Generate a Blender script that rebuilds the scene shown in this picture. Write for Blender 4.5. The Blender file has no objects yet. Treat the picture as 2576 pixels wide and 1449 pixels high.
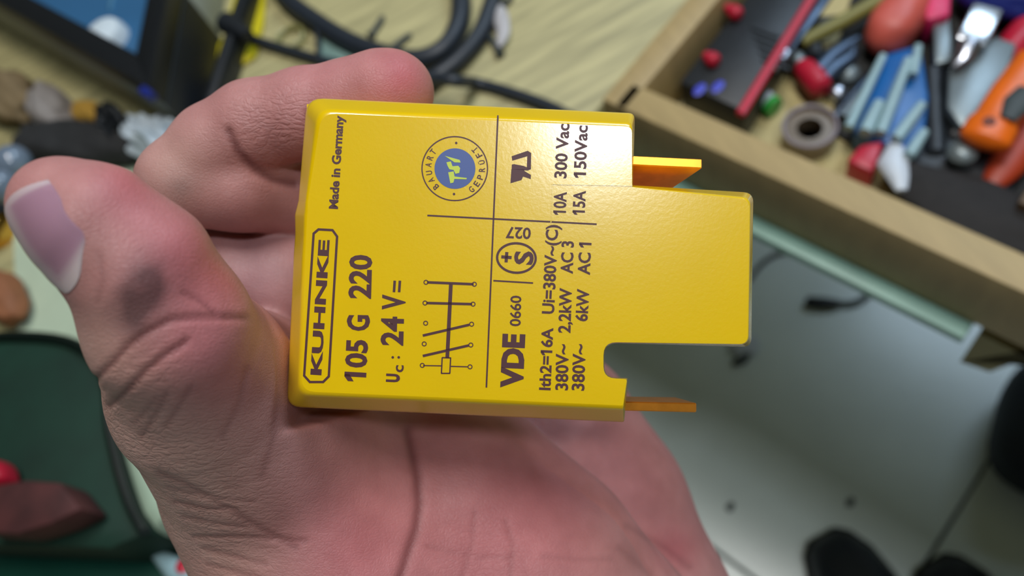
import bpy, bmesh, math, random
import numpy as np
from mathutils import Vector, Matrix
random.seed(7); np.random.seed(7)
scene = bpy.context.scene
C = scene.collection

# ------------------------------------------------------------------ camera
F, CX, CY = 2022.0, 1288.0, 724.5           # focal length in pixels of the 2576 x 1449 frame
HC = 1.15                                   # camera height above the floor
def ray(u, v): return np.array([(u-CX)/F, -(v-CY)/F, -1.0])
_n = ray(1900, 1800); _n /= np.linalg.norm(_n)          # straight down, seen just below the frame
_Z = -_n; _v = np.array([0, 0, -1.0]); _Y = _v-_n*(_v@_n); _Y /= np.linalg.norm(_Y); _X = np.cross(_Y, _Z)
RM = np.array([_X, _Y, _Z])                  # camera axes -> world axes
CAM = np.array([0, 0, HC])
cam_m = Matrix([[*RM[i], CAM[i]] for i in range(3)]+[[0, 0, 0, 1]])
cd = bpy.data.cameras.new('camera'); co = bpy.data.objects.new('camera', cd); C.objects.link(co)
co.matrix_world = cam_m
cd.sensor_width = 36; cd.lens = F*36/2576; cd.clip_start = 0.01; cd.clip_end = 50
cd.dof.use_dof = True; cd.dof.focus_distance = 0.154; cd.dof.aperture_fstop = 11.5
scene.camera = co

# ------------------------------------------------------------------ light
scene.view_settings.view_transform = 'Standard'; scene.view_settings.look = 'None'
scene.view_settings.gamma = 1.0; scene.view_settings.use_curve_mapping = False
scene.view_settings.exposure = -0.14
w = bpy.data.worlds.new('room_light'); scene.world = w; w.use_nodes = True
bg = w.node_tree.nodes['Background']; bg.inputs[0].default_value = (0.80, 0.86, 0.92, 1); bg.inputs[1].default_value = 0.10
def lamp(name, loc, target, size, power, col):
    l = bpy.data.lights.new(name, 'AREA'); l.shape = 'RECTANGLE'; l.size, l.size_y = size; l.energy = power; l.color = col
    o = bpy.data.objects.new(name, l); C.objects.link(o); o.location = loc
    o.rotation_euler = (Vector(target)-Vector(loc)).to_track_quat('-Z', 'Y').to_euler()
    return o
lamp('ceiling_lamp', (0.28, 0.40, 2.65), (0.28, 0.40, 0), (0.22, 0.8), 20.5, (1.0, 0.98, 0.955))
lamp('ceiling_lamp', (0.41, -0.575, 2.6), (0.2, 0.0, 1.0), (0.20, 0.13), 9.5, (0.86, 0.94, 1.0))
lamp('window_light', (1.55, 0.85, 2.4), (0.5, 0.3, 0.3), (1.1, 0.8), 24, (0.62, 0.80, 1.0))

# ------------------------------------------------------------------ materials
def lin(c): return tuple((x/255/12.92 if x/255 <= 0.04045 else ((x/255+0.055)/1.055)**2.4) for x in c)
MATS = {}
def mat(name, rgb, rough=0.5, metal=0.0, var=0.12, scale=40.0, bump=0.0, bscale=400.0, sss=0.0, coat=0.0, trans=0.0, stretch=None):
    if name in MATS: return MATS[name]
    m = bpy.data.materials.new(name); m.use_nodes = True; nt = m.node_tree; b = nt.nodes['Principled BSDF']
    c = lin(rgb)
    b.inputs['Roughness'].default_value = rough; b.inputs['Metallic'].default_value = metal
    tc = nt.nodes.new('ShaderNodeTexCoord'); src = tc.outputs['Object']
    if stretch:
        mp = nt.nodes.new('ShaderNodeMapping'); mp.inputs['Scale'].default_value = stretch[:3]
        mp.inputs['Rotation'].default_value = (0, 0, stretch[3]) if len(stretch) > 3 else (0, 0, 0)
        nt.links.new(src, mp.inputs['Vector']); src = mp.outputs['Vector']
    n = nt.nodes.new('ShaderNodeTexNoise'); n.inputs['Scale'].default_value = scale; n.inputs['Detail'].default_value = 5
    nt.links.new(src, n.inputs['Vector'])
    r = nt.nodes.new('ShaderNodeValToRGB'); e = r.color_ramp.elements
    e[0].position = 0.25; e[1].position = 0.75
    e[0].color = (*[x*(1-var) for x in c], 1); e[1].color = (*[min(1, x*(1+var)) for x in c], 1)
    nt.links.new(n.outputs['Fac'], r.inputs['Fac']); nt.links.new(r.outputs['Color'], b.inputs['Base Color'])
    if bump:
        n2 = nt.nodes.new('ShaderNodeTexNoise'); n2.inputs['Scale'].default_value = bscale; n2.inputs['Detail'].default_value = 4
        nt.links.new(src, n2.inputs['Vector'])
        bp = nt.nodes.new('ShaderNodeBump'); bp.inputs['Strength'].default_value = bump; bp.inputs['Distance'].default_value = 0.5/bscale
        nt.links.new(n2.outputs['Fac'], bp.inputs['Height']); nt.links.new(bp.outputs['Normal'], b.inputs['Normal'])
    if sss:
        b.inputs['Subsurface Weight'].default_value = sss; b.inputs['Subsurface Radius'].default_value = (1, .6, .2); b.inputs['Subsurface Scale'].default_value = 0.002
    if coat: b.inputs['Coat Weight'].default_value = coat; b.inputs['Coat Roughness'].default_value = 0.15
    if trans: b.inputs['Transmission Weight'].default_value = trans
    MATS[name] = m; return m

# ------------------------------------------------------------------ mesh helpers
def at(u, v, z):
    d = RM@ray(u, v); t = (z-HC)/d[2]; return Vector(CAM+d*t)
def cm(u, v, d):                              # camera-aligned millimetres at depth d
    return np.array([(u-CX)*d/F, -(v-CY)*d/F, -d])
A24 = math.radians(24); E1 = Vector((math.cos(A24), math.sin(A24), 0)); E2 = Vector((math.sin(A24), -math.cos(A24), 0))
def pq(p, q, z=0): return E1*p+E2*q+Vector((0, 0, z))
def topq(v): return v.dot(E1), v.dot(E2)

class MB:
    def __init__(s): s.bm = bmesh.new()
    def add(s, verts, faces):
        vs = [s.bm.verts.new(v) for v in verts]
        for f in faces:
            try: s.bm.faces.new([vs[i] for i in f])
            except ValueError: pass
        return s
    def box(s, c, ex, ey, ez, bev=0.0, seg=2):   # centre and three half-axis vectors
        c = Vector(c); ex, ey, ez = Vector(ex), Vector(ey), Vector(ez)
        t = bmesh.new(); bmesh.ops.create_cube(t, size=2)
        lx, ly, lz = ex.length, ey.length, ez.length
        for v in t.verts: v.co = Vector((v.co.x*lx, v.co.y*ly, v.co.z*lz))
        if bev: bmesh.ops.bevel(t, geom=list(t.edges), offset=min(bev, lx*.95, ly*.95, lz*.95), segments=seg, affect='EDGES', profile=0.5)
        R = Matrix((ex/lx, ey/ly, ez/lz)).transposed()
        s.merge(t, lambda co: c+R@co); return s
    def merge(s, t, fn):
        t.verts.ensure_lookup_table(); t.verts.index_update()
        vs = [s.bm.verts.new(fn(v.co)) for v in t.verts]
        for f in t.faces:
            try: s.bm.faces.new([vs[v.index] for v in f.verts])
            except ValueError: pass
        t.free()
    def tube(s, pts, rad, n=10, cap=True, flat=1.0):
        pts = [Vector(p) for p in pts]; N = len(pts)
        rad = [rad]*N if not hasattr(rad, '__len__') else rad
        prev = None; rings = []
        for i, p in enumerate(pts):
            t = (pts[min(i+1, N-1)]-pts[max(i-1, 0)]).normalized()
            if prev is None:
                a = Vector((0, 0, 1)) if abs(t.z) < .9 else Vector((1, 0, 0)); x = t.cross(a).normalized()
            else: x = (prev-t*prev.dot(t)).normalized()
            prev = x; y = x.cross(t)
            rings.append([s.bm.verts.new(p+(x*math.cos(k*2*math.pi/n)+y*math.sin(k*2*math.pi/n)*flat)*rad[i]) for k in range(n)])
        for i in range(N-1):
            for k in range(n):
                s.bm.faces.new([rings[i][k], rings[i][(k+1) % n], rings[i+1][(k+1) % n], rings[i+1][k]])
        if cap:
            s.bm.faces.new(rings[0][::-1]); s.bm.faces.new(rings[-1])
        return s
    def blob(s, c, ex, ey, ez, sub=3, noise=0.0, fs=3.0, power=1.0):
        t = bmesh.new(); bmesh.ops.create_icosphere(t, subdivisions=sub, radius=1)
        c = Vector(c); ex, ey, ez = Vector(ex), Vector(ey), Vector(ez); ph = [random.random()*6 for _ in range(6)]
        for v in t.verts:
            d = v.co.copy()
            if power != 1: d = Vector([math.copysign(abs(q)**power, q) for q in d])
            k = 1+noise*(math.sin(d.x*fs+ph[0])*math.sin(d.y*fs*1.3+ph[1])+.6*math.sin(d.z*fs*1.7+ph[2]+d.x*fs*2)+.4*math.sin((d.x-d.y)*fs*2.3+ph[3]))
            v.co = d*k
        s.merge(t, lambda co: c+ex*co.x+ey*co.y+ez*co.z); return s
    def poly(s, pts, z0, z1, bev=0.0):          # horizontal polygon prism, world points use x, y
        t = bmesh.new(); f = t.faces.new([t.verts.new((p[0], p[1], z0)) for p in pts])
        f.normal_update()
        if f.normal.z < 0: f.normal_flip()
        r = bmesh.ops.extrude_face_region(t, geom=[f]); 
        for g in r['geom']:
            if isinstance(g, bmesh.types.BMVert): g.co.z = z1
        bmesh.ops.recalc_face_normals(t, faces=t.faces)
        if bev: bmesh.ops.bevel(t, geom=list(t.edges), offset=bev, segments=2, affect='EDGES', profile=.5)
        s.merge(t, lambda co: co.copy()); return s
    def lathe(s, base, axis, prof, n=24):       # prof: (distance along axis, radius)
        axis = Vector(axis).normalized(); a = Vector((0, 0, 1)) if abs(axis.z) < .9 else Vector((1, 0, 0))
        x = axis.cross(a).normalized(); y = axis.cross(x); base = Vector(base); rings = []
        for h, r in prof:
            rings.append([s.bm.verts.new(base+axis*h+(x*math.cos(k*2*math.pi/n)+y*math.sin(k*2*math.pi/n))*max(r, 1e-5)) for k in range(n)])
        for i in range(len(prof)-1):
            for k in range(n): s.bm.faces.new([rings[i][k], rings[i+1][k], rings[i+1][(k+1) % n], rings[i][(k+1) % n]])
        s.bm.faces.new(rings[0]); s.bm.faces.new(rings[-1][::-1]); return s
    def build(s, name, m, parent=None, smooth=True, loc=None, angle=40):
        me = bpy.data.meshes.new(name)
        bmesh.ops.recalc_face_normals(s.bm, faces=s.bm.faces)
        if parent is None and loc is None:
            zs = [v.co for v in s.bm.verts]; lo = Vector([min(c[i] for c in zs) for i in range(3)]); hi = Vector([max(c[i] for c in zs) for i in range(3)])
            loc = Vector(((lo.x+hi.x)/2, (lo.y+hi.y)/2, lo.z))
        if parent is not None and loc is None: loc = ORIG.get(parent.name, Vector((0, 0, 0)))
        for v in s.bm.verts: v.co -= Vector(loc)
        if smooth:
            for f in s.bm.faces: f.smooth = True
            for e in s.bm.edges:
                if len(e.link_faces) == 2 and e.calc_face_angle(0) > math.radians(angle): e.smooth = False
        s.bm.to_mesh(me); s.bm.free(); me.materials.append(m)
        o = bpy.data.objects.new(name, me); C.objects.link(o)
        if parent is not None: o.parent = parent; ORIG[o.name] = ORIG.get(parent.name, Vector((0, 0, 0)))
        else: o.location = loc; ORIG[o.name] = Vector(loc)
        return o
ORIG = {}
def tag(o, label=None, cat=None, group=None, kind=None):
    if label: o['label'] = label
    if cat: o['category'] = cat
    if group: o['group'] = group
    if kind: o['kind'] = kind
    return o
def thing(name, label, cat, loc, group=None):
    o = bpy.data.objects.new(name, None); C.objects.link(o); o.location = loc; o.empty_display_size = 0.02
    ORIG[o.name] = Vector(loc); return tag(o, label, cat, group)
def spline(pts, n=8):                        # Catmull-Rom
    P = [Vector(p) for p in pts]; P = [P[0]*2-P[1]]+P+[P[-1]*2-P[-2]]; out = []
    for i in range(1, len(P)-2):
        for k in range(n):
            t = k/n; a, b, c, d = P[i-1], P[i], P[i+1], P[i+2]
            out.append(.5*((2*b)+(c-a)*t+(2*a-5*b+4*c-d)*t*t+(3*b-a-3*c+d)*t**3))
    out.append(P[-2]); return out

# ================================================================== THE SETTING
ZT = 0.745
m_tile = mat('floor_tile', (226, 236, 232), 0.27, var=0.06, scale=9, bump=0.02, bscale=60)
m_grout = mat('grout', (92, 96, 94), 0.8)
mb = MB(); mb.box(pq(.15, -.2, -0.02), E1*2.3, E2*2.6, (0, 0, 0.012))
floor = tag(mb.build('floor', m_grout, smooth=False, loc=(0, 0, 0)), kind='structure')
T = 0.62; base_tile = None
mb = MB(); mb.box((0, 0, -0.006), E1*(T/2-.0022), E2*(T/2-.0022), (0, 0, 0.006), bev=0.0015, seg=1)
tile0 = mb.build('tile', m_tile, floor, loc=(0, 0, 0))
for i in range(-4, 4):
    for j in range(-5, 4):
        t = tile0 if (i, j) == (-4, -5) else tile0.copy()
        if t is not tile0: C.objects.link(t); t.parent = floor
        t.location = pq(0.134+(i+.5)*T, 0.067+(j+.5)*T, 0)

m_wall = mat('wall_paint', (132, 130, 122), .9, var=.03, scale=8)
for nm, p_, q_, hp, hq in (('wall_left', .2, -2.65, 2.4, .05), ('wall_right', .2, 2.25, 2.4, .05), ('wall_back', 2.35, -.2, .05, 2.5), ('wall_front', -2.05, -.2, .05, 2.5)):
    mb = MB(); mb.box(pq(p_, q_, 1.375), E1*hp, E2*hq, (0, 0, 1.375)); tag(mb.build(nm, m_wall, smooth=False), kind='structure')
mb = MB(); mb.box(pq(.15, -.2, 2.80), E1*2.25, E2*2.5, (0, 0, .04)); tag(mb.build('ceiling', mat('ceiling_paint', (120, 120, 116), .9, var=.02), smooth=False), kind='structure')
# ------------------------------------------------------------------ workbench and drawer
m_top = mat('tabletop_wood', (180, 170, 122), 0.5, var=0.34, scale=16, bump=0.05, bscale=60, stretch=(1, 9, 1, -A24))
m_edge = mat('board_wood', (176, 152, 104), 0.55, var=0.10, scale=30, stretch=(9, 1, 1, -A24))
m_olive = mat('panel_wood', (150, 138, 88), 0.6, var=0.12, scale=20, stretch=(9, 1, 1, -A24))
bench = thing('workbench', 'pale wooden workbench top with stains and scratches under the cables', 'workbench', pq(.3, -.9, 0))
mb = MB(); mb.box(pq(.33, -.862, ZT-.0125), E1*.63, E2*.60, (0, 0, .0125), bev=.002); mb.build('tabletop', m_top, bench)
for p, q in ((-.25, -1.4), (-.25, -.33), (.9, -1.4), (.9, -.33)):
    mb = MB(); mb.box(pq(p, q, (ZT-.025)/2), E1*.03, E2*.03, (0, 0, (ZT-.025)/2), bev=.003); mb.build('leg', m_olive, bench)
drw = thing('drawer', 'open shallow wooden drawer full of hand tools beside the workbench', 'drawer', pq(.5, .05, .69))
P0, P1, Q0, Q1 = .237, .85, -.262, .330
mb = MB(); mb.box(pq((P0+P1)/2, Q0+.010, .722), E1*(P1-P0)*.5, E2*.0095, (0, 0, .028), bev=.0015); mb.build('side_board', m_edge, drw)
mb = MB(); mb.box(pq((P0+P1)/2, Q1+.010, .722), E1*(P1-P0)*.5, E2*.0095, (0, 0, .028), bev=.0015); mb.build('side_board', m_edge, drw)
mb = MB(); mb.box(pq(P0+.010, (Q0+Q1)/2+.010, .724), E1*.010, E2*((Q1-Q0)*.5-.0005), (0, 0, .026), bev=.0015); mb.build('front_board', m_edge, drw)
mb = MB(); mb.box(pq(P1-.010, (Q0+Q1)/2+.010, .724), E1*.010, E2*((Q1-Q0)*.5-.0005), (0, 0, .026), bev=.0015); mb.build('back_board', m_edge, drw)
mb = MB(); mb.box(pq((P0+P1)/2, (Q0+Q1)/2+.01, .699), E1*((P1-P0)*.5-.021), E2*((Q1-Q0)*.5-.011), (0, 0, .003)); mb.build('bottom_panel', mat('drawer_bottom', (186, 170, 116), .6, var=.15, scale=18), drw)
m_teal = mat('runner_metal', (150, 190, 174), .4, metal=.0)
mb = MB(); mb.box(pq(P0-.001, -.137, .6935), E1*.009, E2*.123, (0, 0, .004), bev=.001); mb.build('runner_strip', m_teal, drw)
def atp(u, v, p):                             # point of the ray on the upright plane through the drawer front
    d = Vector(RM@ray(u, v)); return Vector(CAM)+d*(p/d.dot(E1))
mb = MB(); fr = [atp(u, v, P0+.001) for u, v in ((2482, 806), (2415, 910), (2490, 936), (2576, 903), (2680, 865), (2680, 880), (2680, 860))[:5]]
top_z = .6893; fr[0].z = top_z; fr.append(Vector((*pq(P0+.001, fr[-1].dot(E2))[:2], top_z)))
fa = [mb.bm.verts.new(x) for x in fr]; fb = [mb.bm.verts.new(x+E1*.018) for x in fr]
mb.bm.faces.new(fa); mb.bm.faces.new(fb[::-1])
for i in range(6): mb.bm.faces.new([fa[i], fa[(i+1) % 6], fb[(i+1) % 6], fb[i]])
mb.build('bracket', m_olive, drw)
ZD = .7026


# ================================================================== THINGS IN THE DRAWER
def pts(z, *uv): return [at(u, v, z) for u, v in uv]
def slab(name, label, cat, uv, z0, z1, m, bev=.0015, group=None):
    mb = MB(); mb.poly([at(u, v, z1) for u, v in uv], z0, z1, bev); return tag(mb.build(name, m), label, cat, group)
K = dict(black=mat('black_plastic', (26, 30, 34), .45, var=.25, scale=60, bump=.1, bscale=300), red=mat('red_plastic', (186, 28, 52), .4), coral=mat('coral_rubber', (206, 92, 78), .45), pink=mat('pink_plastic', (220, 40, 96), .45),
         steel=mat('steel', (190, 194, 204), .28, metal=1.0, var=.1), grey=mat('grey_metal', (128, 138, 140), .42, metal=.6, var=.1, scale=60), darksteel=mat('dark_steel', (70, 82, 98), .35, metal=.8, var=.25, scale=80), olive=mat('olive_lacquer', (128, 122, 60), .45),
         blue=mat('blue_plastic', (14, 92, 158), .35), pale=mat('pale_tube', (150, 178, 182), .3), white=mat('white_plastic', (205, 212, 220), .4), navy=mat('navy_plastic', (26, 40, 120), .4), orange=mat('orange_plastic', (232, 106, 14), .38), dgrey=mat('charcoal_rubber', (58, 66, 66), .6),
         brick=mat('red_orange_plastic', (170, 58, 26), .45), green=mat('green_wrap', (44, 160, 62), .35), tape=mat('brown_tape', (112, 96, 76), .35, coat=.4), mauve=mat('mauve_rim', (150, 140, 146), .35))
# flat black case with a red rim
case_uv = [(1815, -60), (2078, -60), (1866, 286), (1702, 214)]
cp = [pq(.40, -.2375), at(2078, -60, .735), at(1872, 280, .735), pq(.281, -.2345)]; case = thing('tool_case', 'flat black case with red rim and two red clips, against the drawer side', 'case', (sum((Vector(p) for p in cp), Vector())/4).to_2d().to_3d()+Vector((0, 0, ZD)))
lid = MB().poly(cp, ZD, .735, .003).build('case_lid', K['black'], case)
a, b = at(2064, -40, .736), at(1862, 288, .736); MB().tube([a, b], .0032, 8, flat=.8).build('red_rim', K['red'], case)
for u0, v0, u1, v1 in ((1828, 18, 1862, 40), (1774, 138, 1804, 158)):
    MB().tube(spline(pts(.739, (u0, v0), ((u0+u1)/2, (v0+v1)/2), (u1, v1)), 4), [.0030]*3+[.0048]*3+[.0052, .0046, .003], 10).build('red_clip', K['red'], case)
for u, v in ((1760, 225), (1806, 218)):
    c = at(u, v, .7355); MB().blob(c, E1*.0055, E2*.0034, (0, 0, .0006), 2).build('blue_mark', mat('blue_mark', (70, 76, 190), .4), lid)
for k in range(5):
    t = .2+k*.13; a = at(1830+150*t*.3, 20+150*t, .7352)+E2*.026; MB().box(a, E2*.010, E1*.0016, (0, 0, .0012), .0006, 1).build('ridge', K['black'], lid)
def lerp(a, b, t): return a+(b-a)*t
# steel spanner with bright end
s = thing('spanner', 'slim steel spanner with a bright polished end beside the black case', 'spanner', at(2030, 70, ZD))
a, b = at(1958, 142, .728), at(2085, -30, .728); ax = (b-a).normalized(); sd = ax.cross(Vector((0, 0, 1)))
MB().box(lerp(a, b, .55), (b-a)*.45, sd*.006, (0, 0, .0022), .001).build('shank', K['darksteel'], s); 
tl = (Vector((1.55, .85, 2.4))-a).normalized()+(Vector(CAM)-a).normalized(); tl.normalize(); px_ = (ax-tl*ax.dot(tl)).normalized()
MB().box(lerp(a, b, .09), px_*.0165, px_.cross(tl)*.0052, tl*.002, .0012).build('polished_end', K['steel'], s)
MB().tube(pts(.722, (2015, 108), (2110, 60), (2215, 0)), [.0045, .005, .005], 10).build('olive_rod', K['olive'])
tag(bpy.data.objects['olive_rod'], 'olive coloured round rod lying across the drawer beside the spanner', 'rod')
p = thing('pliers', 'dark blue-grey steel pliers between the spanner and the coral bulb', 'pliers', at(2110, 140, ZD))
MB().tube(pts(.718, (2056, 178), (2090, 140), (2128, 112), (2162, 92)), [.0075, .0065, .005, .002], 10, flat=.6).build('jaw', K['darksteel'], p)
MB().tube(pts(.718, (2072, 196), (2098, 168), (2140, 140), (2150, 108)), [.006, .007, .005, .002], 10, flat=.6).build('jaw', K['darksteel'], p)
MB().tube(pts(.716, (2052, 150), (2038, 90), (2070, 60), (2140, 50)), [.007, .006, .005, .004], 10).build('handle', K['black'], p)
s = thing('screwdriver', 'small screwdriver with a rounded dark red handle and steel collar', 'screwdriver', at(2045, 195, ZD))
MB().tube(pts(.716, (2016, 162), (2024, 172), (2046, 196), (2064, 220), (2070, 228)), [.005, .0075, .0085, .008, .005], 14).build('handle', K['red'], s)
MB().tube(pts(.716, (1992, 138), (2003, 148), (2016, 162)), [.0046, .0055, .0046], 12).build('collar', K['grey'], s)
for u, v, r, m, l in ((2104, 246, .0058, 'steel', 'small shiny steel ball beside the red handle'), (2130, 204, .0075, 'grey', 'dull grey round nut above the steel ball')):
    mb = MB(); mb.lathe(at(u, v, ZD), (0, 0, 1), [(0, r*.7), (.002, r), (r*1.2, r), (r*1.6, r*.6), (r*1.7, r*.3)], 14); tag(mb.build('steel_nut', K[m]), l, 'nut')
b_ = thing('battery', 'small battery with green wrapper and white end on the drawer floor', 'battery', at(1945, 255, ZD))
MB().tube(pts(.709, (1936, 262), (1950, 272)), .0068, 14).build('wrapper', K['green'], b_)
MB().tube(pts(.709, (1918, 243), (1937, 262)), .0062, 14).build('cell', K['white'], b_)
MB().tube(pts(.709, (1908, 236), (1918, 244)), [.003, .0034], 10).build('terminal', K['black'], b_)
def ring(name, c, R, r, m, parent=None, z=None, n=36):
    mb = MB(); mb.tube([Vector(c)+Vector((math.cos(k*2*math.pi/n)*R, math.sin(k*2*math.pi/n)*R, 0)) for k in range(n+1)], r, 8, cap=False, flat=1.6); return mb.build(name, m, parent)
t_ = thing('tape_roll', 'roll of brown tape with a pale rim beside the drawer front', 'tape', at(2034, 352, ZD))
mb = MB(); c = at(2034, 352, ZD); mb.lathe(c, (0, 0, 1), [(0, .008), (0, .016), (.012, .016), (.012, .008), (0, .008)], 32); mb.build('tape', K['tape'], t_)
ring('rim', at(2034, 352, ZD)+Vector((0, 0, .0135)), .0160, .0012, K['mauve'], t_)
mb = MB(); mb.blob(at(2258, 52, .722), E1*.026, E2*.015, (0, 0, .016), 3, .04, power=.8); tag(mb.build('rubber_bulb', K['coral']), 'bulky coral rubber bulb between the olive rod and blue tubes', 'bulb')
slab('pink_box', 'bright pink plastic block at the top beside the coral bulb', 'box', [(2318, -40), (2396, -40), (2392, 36), (2330, 50)], ZD, .728, K['pink'], .003)
# blue holder with pale tubes
bh = thing('tube_set', 'blue plastic holder with pale tubes in a fanned row', 'tool set', at(2250, 240, ZD))
MB().poly(pts(.722, (2226, 132), (2318, 108), (2338, 240), (2326, 348), (2290, 384), (2146, 328)), ZD, .722, .003).build('holder', K['blue'], bh)
for u0, v0, u1, v1, r in ((2222, 140, 2134, 322, .0030), (2212, 258, 2176, 334, .0042), (2286, 150, 2214, 336, .0036), (2320, 262, 2254, 350, .0036), (2326, 330, 2286, 392, .0034), (2310, 116, 2296, 190, .003)):
    MB().tube(pts(.727, (u0, v0), ((u0+u1)/2, (v0+v1)/2), (u1, v1)), [r*.8, r, r], 10).build('tube', K['pale'], bh)
slab('grey_plate', 'broad grey metal plate with notched end under the bright blade', 'plate', [(2388, 168), (2452, 120), (2506, 90), (2560, 108), (2538, 172), (2458, 312), (2416, 318), (2382, 268)], ZD+.012, .726, K['grey'], .002)
slab('grey_strip', 'narrow grey metal strip above the grey plate', 'strip', [(2348, 56), (2390, 40), (2400, 150), (2352, 160)], ZD+.01, .722, K['grey'], .002)
sp = thing('polished_blade', 'polished steel blade with mirror-bright broad end and tapering shank', 'blade', at(2450, 80, ZD))
c = at(2464, 62, .735); tl = (Vector((1.55, .85, 2.4))-c).normalized()+(Vector(CAM)-c).normalized(); tl.normalize()
a, b = at(2482, 22, .735), at(2440, 108, .735); ax = (b-a); ax = (ax-tl*ax.dot(tl)); sd = tl.cross(ax).normalized()
MB().box(c, ax*.5, sd*.0085, tl*.0012, .001).build('broad_end', mat('mirror_steel', (225, 228, 232), .22, metal=1.0, var=.02), sp)
MB().tube([c+ax*.45, c+ax*.9, at(2400, 168, .731)], [.006, .004, .0018], 10, flat=.5).build('shank', K['steel'], sp)
mb = MB(); mb.blob(at(2520, -10, .72), E1*.018, E2*.03, (0, 0, .014), 3, .08); tag(mb.build('navy_cloth', K['navy']), 'crumpled navy blue rag at the top edge beside the bright blade', 'rag')
kn = thing('cutter_knife', 'orange cutter knife with dark grip inlay and round hole', 'knife', at(2510, 280, ZD))
MB().tube(spline(pts(.735, (2610, 150), (2560, 215), (2512, 290), (2480, 345), (2468, 368)), 5), [.011]*6+[.0115]*6+[.0135]*5+[.0125, .011, .008, .004], 16, flat=.55).build('body', K['orange'], kn)
MB().tube(pts(.7425, (2590, 232), (2560, 260), (2535, 300)), [.007, .0075, .004], 12, flat=.4).build('grip_inlay', K['dgrey'], kn)
mb = MB(); mb.lathe(at(2488, 308, .7415), (0, 0, 1), [(0, .0034), (.0012, .0034), (.0012, .002)], 14); mb.build('hole', mat('hole_dark', (110, 44, 10), .6), kn)
mb = MB(); mb.tube(spline(pts(.716, (2620, 300), (2570, 360), (2520, 430), (2488, 470)), 4), [.013, .013, .012, .012, .011, .011, .010, .010, .009, .008, .007, .006, .004], 12, flat=.6); tag(mb.build('scraper', K['brick']), 'red-orange scraper under the orange cutter knife', 'scraper')
for u0, v0, u1, v1, r, m_, l in ((2096, 300, 2206, 168, .0028, 'darksteel', 'thin dark steel rod lying left of the blue tube set'), (2344, 180, 2352, 400, .0075, 'black', 'black round tool bar right of the blue tube set'),
                             (2392, 340, 2474, 372, .007, 'black', 'short black bar below the grey plate'), (2120, 300, 2170, 236, .0042, 'grey', 'short grey steel bar near the steel ball')):
    mb = MB(); a, b = at(u0, v0, ZD+.003+r), at(u1, v1, ZD+.003+r); mb.tube([a, lerp(a, b, .03), lerp(a, b, .5), lerp(a, b, .97), b], [r*.7, r, r*.92, r, r*.7], 12); tag(mb.build('steel_bar', K[m_]), l, 'bar')
slab('red_block', 'dark red plastic block against the drawer front board', 'block', [(2164, 362), (2226, 350), (2196, 432), (2128, 402)], ZD, .724, K['red'], .003)
mb = MB(); mb.tube(pts(.722, (2252, 366), (2246, 410), (2262, 450), (2268, 480)), [.004, .009, .006, .003], 10, flat=.6); tag(mb.build('white_spatula', K['white']), 'pale plastic spatula beside the dark red block', 'spatula')
mb = MB(); mb.lathe(at(2416, 396, .72), (0, 0, 1), [(0, .008), (.006, .0085), (.009, .006), (.010, .002)], 16); tag(mb.build('grey_puck', K['grey']), 'round grey puck on the black pouch', 'puck')
mb = MB(); mb.blob(at(2400, 420, .709), E1*.03, E2*.035, (0, 0, .008), 3, .08, power=.7); tag(mb.build('black_pouch', K['black']), 'soft black pouch beneath the grey puck and orange knife', 'pouch')
mb = MB(); mb.blob(at(2470, 540, .7155), E1*.02, E2*.05, (0, 0, .010), 3, .1, power=.7); tag(mb.build('dark_cloth', mat('dark_brown_cloth', (32, 28, 26), .8, var=.3, scale=90)), 'dark brown cloth in the near corner of the drawer', 'cloth')
mb = MB(); mb.blob(at(2565, 100, .715), E1*.025, E2*.010, (0, 0, .010), 3, .05); tag(mb.build('red_stopper', K['red']), 'red plastic stopper at the right edge above the orange knife', 'stopper')
mb = MB(); mb.blob(at(2352, 496, ZD+.010), E1*.008, E2*.012, (0, 0, .007), 3, .1); tag(mb.build('beige_scrap', mat('beige_scrap', (150, 138, 116), .8)), 'small beige scrap beside the drawer front board', 'scrap')
mb = MB(); mb.box(at(2600, 520, ZD+.016)+E1*.04, E1*.05, E2*.007, (0, 0, .013), .001); tag(mb.build('wood_strip', mat('dark_wood', (92, 72, 50), .6, var=.2, scale=30, stretch=(9, 1, 1, -A24))), 'dark wooden strip standing at the right edge of the drawer', 'strip')
slab('gap_dark_sheet', 'dark sheet added over the right part of the drawer floor to darken the gaps', 'mat', [(2180, -140), (2750, -60), (2750, 560), (2330, 470), (2095, 330), (2105, 120)], ZD, ZD+.003, mat('dark_sheet', (34, 34, 32), .75, var=.3, scale=50), .0005)  # added sheet, its dark colour stands for the dark gaps between tools

# ================================================================== THINGS ON THE WORKBENCH
m_cable = mat('cable_rubber', (38, 44, 52), .45, var=.1)
def cable(name, label, uv, z, r, m=m_cable, n=8, cat='cable'):
    P = [at(*q[:2], q[2] if len(q) > 2 else z) for q in uv]; mb = MB(); mb.tube(spline(P, n), r, 12); return tag(mb.build(name, m), label, cat)
cable('power_cable', 'thick black cable bent in a wide loop on the workbench', [(660, -90), (720, -5), (790, 50), (880, 105), (970, 138), (1050, 150), (1112, 126), (1150, 72), (1160, 8), (1150, -60)], ZT+.0076, .0074)
cable('power_cable', 'thick black cable strand crossing the loop on its right side', [(1262, -80), (1238, 10), (1205, 90), (1150, 155), (1080, 205), (1010, 250), (900, 300)], ZT+.0070, .0066)
cable('thin_cable', 'thinner dark cable running from the black adapter to the right', [(606, 84), (640, 100), (720, 126), (810, 152), (900, 174, ZT+.004), (1000, 190, ZT+.018), (1060, 192, ZT+.0255), (1100, 196, ZT+.0262), (1150, 204, ZT+.0250), (1200, 210, ZT+.005), (1300, 238), (1400, 276), (1470, 320), (1520, 380)], ZT+.0042, .0040)
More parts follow.
